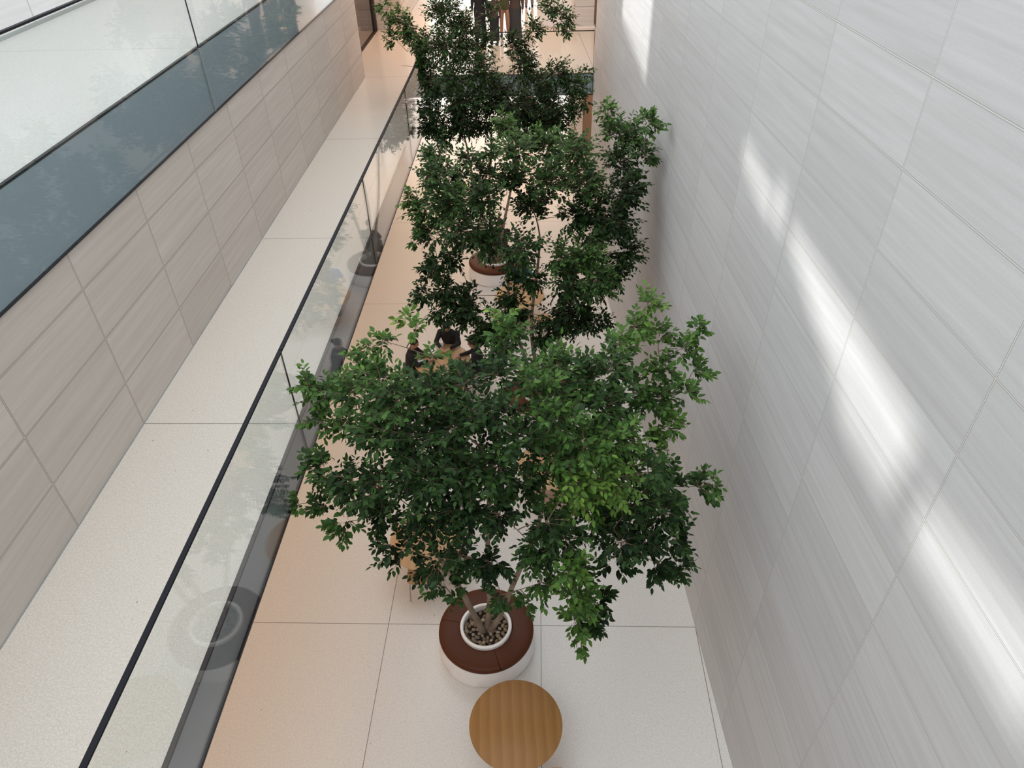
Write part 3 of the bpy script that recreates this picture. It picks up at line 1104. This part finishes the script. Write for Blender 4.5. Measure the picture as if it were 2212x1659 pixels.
def hand(mb, wrist, direc, palm_n, s=1.0, curl=0.5):
    """palm, four unequal bent fingers and a thumb from the side of the palm"""
    d = Vector(direc).normalized()
    nrm = Vector(palm_n)
    nrm = (nrm - d * nrm.dot(d)).normalized()
    sd = d.cross(nrm)
    w = Vector(wrist)
    mb.tube([w, w + d * 0.045 * s, w + d * 0.09 * s], [(0.016 * s, 0.026 * s), (0.016 * s, 0.040 * s), (0.013 * s, 0.041 * s)], 10, up=nrm)
    for k, (o, L) in enumerate(((-0.031, 0.066), (-0.0105, 0.078), (0.0105, 0.073), (0.031, 0.057))):
        b = w + d * 0.083 * s + sd * o * s
        p1 = b + (d + sd * o * 3) * L * 0.45 * s
        dd = (d - nrm * curl).normalized()
        p2 = p1 + dd * L * 0.32 * s
        dd = (d - nrm * curl * 2.2).normalized()
        p3 = p2 + dd * L * 0.25 * s
        mb.tube([b, p1, p2, p3], [0.0098 * s, 0.0095 * s, 0.0088 * s, 0.0075 * s], 8)
    b = w + d * 0.03 * s - sd * 0.03 * s
    p1 = b + (d * 0.5 - sd * 0.8 - nrm * 0.3).normalized() * 0.035 * s
    p2 = p1 + (d * 0.9 - sd * 0.35 - nrm * 0.4).normalized() * 0.032 * s
    mb.tube([b, p1, p2], [0.013 * s, 0.011 * s, 0.009 * s], 8)


def person(label, loc, rz, sit=True, top='cloth_black', legs='cloth_char', hair='short', lean=0.18, vox=0.011, arms=None, yaw=0.0, nod=0.35, sleeve='long', s=1.0, skirt=False, group=None, base_z=0.0, skin='skin'):
    """figure in its own frame: faces +y, feet at z = 0"""
    root = thing('person', label, 'person', (loc[0], loc[1], base_z), rz, group)
    root.scale = (s, s, s)
    hz = 0.50 if sit else 0.94
    hip = Vector((0, 0, hz))
    up = Vector((0, math.sin(lean), math.cos(lean)))
    waist = hip + up * 0.16
    chest = hip + up * 0.36
    sh = hip + up * 0.50
    neck = hip + up * 0.56 + Vector((0, 0.01, 0))
    hd = neck + Vector((0, 0.035 + 0.03 * nod, 0.135))
    body = MB()
    # torso and neck
    body.tube([hip - up * 0.08, hip, waist, chest, sh, neck + up * 0.02], [(0.10, 0.15), (0.115, 0.165), (0.095, 0.135), (0.115, 0.165), (0.075, 0.15), (0.05, 0.052)], 16, up=(0, 1, 0))
    body.tube([sh + up * 0.02, neck + up * 0.02, hd], [0.06, 0.052, 0.05], 12)
    # head: skull, jaw, nose, ears, brow
    Rh = Matrix.Translation(hd) @ Matrix.Rotation(yaw, 4, 'Z') @ Matrix.Rotation(-nod, 4, 'X')
    head = MB()
    head.ball((0, -0.008, 0.025), (0.076, 0.096, 0.092), 20, 14)
    head.ball((0, 0.02, -0.045), (0.056, 0.068, 0.072), 16, 12)
    head.tube([(0, 0.088, 0.022), (0, 0.104, -0.012)], [0.008, 0.014], 8)
    head.ball((0, 0.085, -0.05), (0.026, 0.012, 0.008), 10, 6)
    head.ball((0, 0.082, 0.035), (0.05, 0.014, 0.010), 10, 6)
    for sx in (-1, 1):
        head.ball((sx * 0.079, -0.005, -0.005), (0.010, 0.018, 0.032), 8, 6)
    head.xf(Rh)
    body.add(head.v, head.f)
    shl = {}
    cloth = MB()
    trou = MB()
    # clothes over the torso
    cloth.tube([hip - up * (0.06 if sit else 0.12), hip, waist, chest, sh, neck - up * 0.005, neck + up * (0.03 if sleeve == 'long' else 0.0)], [(0.125, 0.175), (0.13, 0.18), (0.115, 0.155), (0.13, 0.182), (0.098, 0.172), (0.072, 0.078), (0.064, 0.064)], 18, up=(0, 1, 0))
    arms = arms or {}
    for sx in (-1, 1):
        S = sh + Vector((sx * 0.175, 0, -0.01))
        E, Wd, hn = arms.get(sx, (S + Vector((sx * 0.05, 0.02, -0.29)), S + Vector((sx * 0.05, 0.10, -0.54)), (0, 0, -1)))
        E, Wd = Vector(E), Vector(Wd)
        limb(body, [S, S.lerp(E, 0.5), E], [0.048, 0.043, 0.036])
        limb(body, [E, E.lerp(Wd, 0.4), Wd], [0.036, 0.035, 0.024])
        hdir = (Wd - E).normalized()
        pn = hn if len(hn) == 3 else (0, 0, 1)
        nn = Vector(pn)
        if abs(nn.normalized().dot(hdir)) > 0.9:
            nn = Vector((sx * -1.0, 0, 0))
        hand(body, Wd, hdir, -nn if False else nn, 1.0)
        cloth.ball(S, 0.066, 12, 8)
        limb(cloth, [S, S.lerp(E, 0.5), E if sleeve == 'long' else S.lerp(E, 0.62)], [0.062, 0.056, 0.050])
        if sleeve == 'long':
            limb(cloth, [E, E.lerp(Wd, 0.9)], [0.050, 0.036])
        # legs
        H = hip + Vector((sx * 0.09, 0, -0.02))
        if sit:
            K = Vector((sx * 0.13, 0.43, 0.50))
            A = Vector((sx * 0.14, 0.40 + 0.06 * sx, 0.09))
        else:
            K = Vector((sx * 0.10, 0.02, 0.50))
            A = Vector((sx * 0.11, -0.02 + 0.02 * sx, 0.09))
        limb(body, [H, H.lerp(K, 0.5), K], [0.085, 0.070, 0.052])
        limb(body, [K, K.lerp(A, 0.35), A], [0.052, 0.050, 0.034])
        body.tube([A + Vector((0, -0.05, -0.05)), A + Vector((0, 0.05, -0.055)), A + Vector((0, 0.15, -0.07))], [(0.03, 0.032), (0.03, 0.04), (0.016, 0.035)], 10, up=(0, 0, 1))
        limb(trou, [H, H.lerp(K, 0.5), K], [0.105, 0.088, 0.068])
        limb(trou, [K, K.lerp(A, 0.5), A + Vector((0, 0, 0.02))], [0.068, 0.062, 0.055])
        sh_ = MB().tube([A + Vector((0, -0.075, -0.055)), A + Vector((0, -0.02, -0.048)), A + Vector((0, 0.07, -0.055)), A + Vector((0, 0.16, -0.066)), A + Vector((0, 0.19, -0.07))],
                        [(0.025, 0.03), (0.04, 0.04), (0.034, 0.046), (0.022, 0.042), (0.012, 0.025)], 12, up=(0, 0, 1))
        sh_.build('shoe', M['cloth_black'], root, True)
    trou.tube([hip - up * 0.02 + Vector((0, 0, -0.05)), hip, waist], [(0.13, 0.17), (0.122, 0.172), (0.10, 0.14)], 16, up=(0, 1, 0))
    if skirt:
        trou.tube([hip, hip + Vector((0, 0, -0.35)), (0, 0, 0.10)], [(0.13, 0.18), (0.135, 0.18), (0.15, 0.20)], 20, up=(0, 1, 0))
    remesh(body.build('body', M[skin], root), vox)
    remesh(cloth.build('shirt' if sleeve == 'short' else 'jacket', M[top], root), vox * 1.1, 5)
    remesh(trou.build('skirt' if skirt else 'trousers', M[legs], root), vox * 1.2, 5)
    # hair as a cap over the skull
    h = MB()
    h.ball((0, -0.020, 0.036), (0.084, 0.100, 0.094), 20, 14)
    if hair == 'long':
        h.tube([(0, -0.06, 0.04), (0, -0.095, -0.04), (0, -0.10, -0.14), (0, -0.10, -0.22)], [(0.06, 0.075), (0.05, 0.085), (0.045, 0.085), (0.02, 0.06)], 14, up=(0, 1, 0))
    elif hair == 'bun':
        h.ball((0, -0.12, 0.03), 0.042, 12, 8)
    elif hair == 'scarf':
        h.tube([(0, -0.02, 0.06), (0, -0.03, -0.06), (0, -0.02, -0.14)], [(0.10, 0.088), (0.10, 0.092), (0.12, 0.14)], 16, up=(0, 1, 0))
    hm = [v for v in h.v]
    # keep the face free: push everything in front of the hairline back
    h.v = [(x, (min(y, 0.052 + max(0, z - 0.05) * 0.55) if z > -0.02 else min(y, 0.0)), z) for x, y, z in hm]
    h.xf(Rh)
    remesh(h.build('hair', M['hair'], root), vox * 0.8, 3)
    for sx in (-1, 1):
        e = MB().ball((sx * 0.030, 0.078, 0.012), (0.011, 0.008, 0.007), 10, 6).xf(Rh)
        e.build('eye', M['eye'], root, True)
    return root


def table_arms(z=0.775, reach=0.42, spread=0.2, lean=0.18, sh_z=None):
    up = Vector((0, math.sin(lean), math.cos(lean)))
    sh = Vector((0, 0, 0.50)) + up * 0.50
    r = {}
    for sx in (-1, 1):
        S = sh + Vector((sx * 0.175, 0, -0.01))
        E = Vector((sx * (spread + 0.05), S.y + 0.12, 0.79))
        W_ = Vector((sx * spread * 0.45, S.y + reach - 0.08, z + 0.02))
        r[sx] = (E, W_, (0, 0, 1))
    return r


def face(a, b):
    """rotation that turns +y from point a towards point b"""
    return math.atan2(b[1] - a[1], b[0] - a[0]) - PI / 2


C3 = (-2.05, 12.43)
person('seated person in black on the left side of the table with papers', (-2.78, 12.42), face((-2.78, 12.42), C3), hair='short', lean=0.2, arms=table_arms(lean=0.2), yaw=-0.2)
person('seated person in a black coat at the back of the table with papers', (-1.95, 13.24), face((-1.95, 13.24), C3), hair='long', lean=0.30, arms=table_arms(lean=0.3), nod=0.7, s=1.04)
person('seated woman in black with tied hair right of the table with papers', (-1.24, 12.42), face((-1.24, 12.42), C3), hair='bun', lean=0.15, arms=table_arms(lean=0.15, reach=0.46))
person('man in a blue short-sleeved shirt leaning on the farthest table', (-0.42, 15.92), face((-0.42, 15.92), (-0.43, 15.05)), top='cloth_blue', legs='cloth_jean', lean=0.28, arms=table_arms(lean=0.28, spread=0.30), nod=0.5, sleeve='short', s=1.06)
up_ = Vector((0, math.sin(.2), math.cos(.2)))
shp = Vector((0, 0, 0.5)) + up_ * 0.5
ph_arms = {1: ((0.24, shp.y + 0.10, 0.80), (0.10, shp.y + 0.20, 1.02), (0, -1, 0)), -1: ((-0.25, shp.y + 0.12, 0.79), (-0.09, shp.y + 0.34, 0.795), (0, 0, 1))}
person('dark-haired person holding a phone at the table behind the nearest tree', (0.02, 10.1), face((0.02, 10.1), (0.24, 9.25)), top='cloth_char', hair='long', lean=0.2, arms=ph_arms, nod=0.6)
R_ = Matrix.Rotation(face((0.02, 10.1), (0.24, 9.25)), 4, 'Z')
pp_ = R_ @ Vector((0.055, shp.y + 0.27, 1.12))
o = MB().box(-0.036, 0.036, -0.004, 0.004, -0.075, 0.075).build('phone', M['black'], None, False, 0.003)
o.location = (0.02 + pp_.x, 10.1 + pp_.y, pp_.z)
o.rotation_euler = (0.5, 0.15, face((0.02, 10.1), (0.24, 9.25)))
tag(o, 'black phone held in front of the face behind the nearest tree', 'phone')
person('person in a dark jacket sitting on the rear of the farthest planter seat', (-1.0, 17.98), PI * 0.02, top='cloth_char', lean=0.05, nod=0.5, arms=table_arms(lean=0.05, z=0.60, reach=0.40))
person('tall person in black standing on the ground floor below the bridge', (-0.30, 27.6), PI, sit=False, top='cloth_black', legs='cloth_black', lean=0.02, s=1.06, vox=0.014)
person('person in a dark coat below the bridge, right of the tallest figure', (0.35, 26.6), PI * 0.9, sit=False, top='cloth_brown', legs='cloth_char', lean=0.02, vox=0.014, hair='long')
person('backlit person in black on the bridge, leftmost of the group at the top', (-1.75, 24.3), PI, sit=False, top='cloth_black', legs='cloth_black', lean=0.02, vox=0.014, base_z=Z1, hair='scarf', skirt=True, s=0.98)
person('small backlit person in black on the bridge, shortest of the group at the top', (-1.30, 24.0), PI, sit=False, top='cloth_brown', legs='cloth_black', lean=0.02, vox=0.014, base_z=Z1, hair='scarf', skirt=True, s=0.80)
person('person with olive top and bare legs among the group on the bridge', (-1.02, 24.9), PI, sit=False, top='cloth_green', legs='skin', lean=0.02, vox=0.014, base_z=Z1, hair='long', s=0.95)
person('backlit person in a brown coat on the bridge, right of the group at the top', (-0.66, 24.2), PI, sit=False, top='cloth_brown', legs='cloth_char', lean=0.02, vox=0.014, base_z=Z1, s=1.02, skirt=True)
person('person far back beyond the bridge, only grey trouser legs showing at the top', (-0.28, 29.1), 0.0, sit=False, top='cloth_grey', legs='cloth_grey', lean=0.02, vox=0.014, base_z=Z1)

# ------------------------------------------------------------------ light
wd = bpy.data.worlds.new('world')
SC.world = wd
wd.use_nodes = True
bg = wd.node_tree.nodes['Background']
bg.inputs['Color'].default_value = (0.92, 0.965, 1.0, 1)
bg.inputs['Strength'].default_value = 1.7

sd = bpy.data.lights.new('sun', 'SUN')
sd.energy = 2.1
sd.angle = math.radians(2.1)
sd.color = (1.0, 0.99, 0.95)
so = bpy.data.objects.new('sun', sd)
COL.objects.link(so)
dirv = Vector((1.0, 0.0, -TAN)).normalized()
so.rotation_euler = dirv.to_track_quat('-Z', 'Y').to_euler()
so.location = (-20, 8, 18)


def area(name, loc, sx, sy, power, col, rot=(0, 0, 0)):
    l = bpy.data.lights.new(name, 'AREA')
    l.shape = 'RECTANGLE'
    l.size, l.size_y = sx, sy
    l.energy = power
    l.color = col
    o = bpy.data.objects.new(name, l)
    COL.objects.link(o)
    o.location = loc
    o.rotation_euler = rot
    return o


WARM = (1.0, 0.70, 0.48)
area('ceiling_lamp', (-5.8, 8, ZB - 0.06), 4.5, 24, 190, WARM)
area('ceiling_lamp', (-1.5, 27, ZB - 0.06), 8, 10, 260, (1.0, 0.68, 0.46))
area('ceiling_lamp', (-2.0, 26.0, ZH - 0.03), 7, 9, 420, (1.0, 0.62, 0.40))
# daylight through the far glazing
area('daylight', (-1.5, 33.8, 6.9), 9, 4.9, 2300, (1, 1, 1), (math.radians(90), 0, 0))
area('daylight', (-1.5, 33.8, 1.9), 9, 3.4, 450, (1, 1, 1), (math.radians(90), 0, 0))

vs = SC.view_settings
vs.view_transform = 'Standard'
vs.look = 'None'
vs.exposure = 0.42
vs.gamma = 1.0
vs.use_curve_mapping = False
SC.cycles.use_denoising = True
SC.cycles.max_bounces = 9
SC.cycles.transparent_max_bounces = 20
SC.cycles.adaptive_threshold = 0.015
SC.cycles.sample_clamp_indirect = 6.0
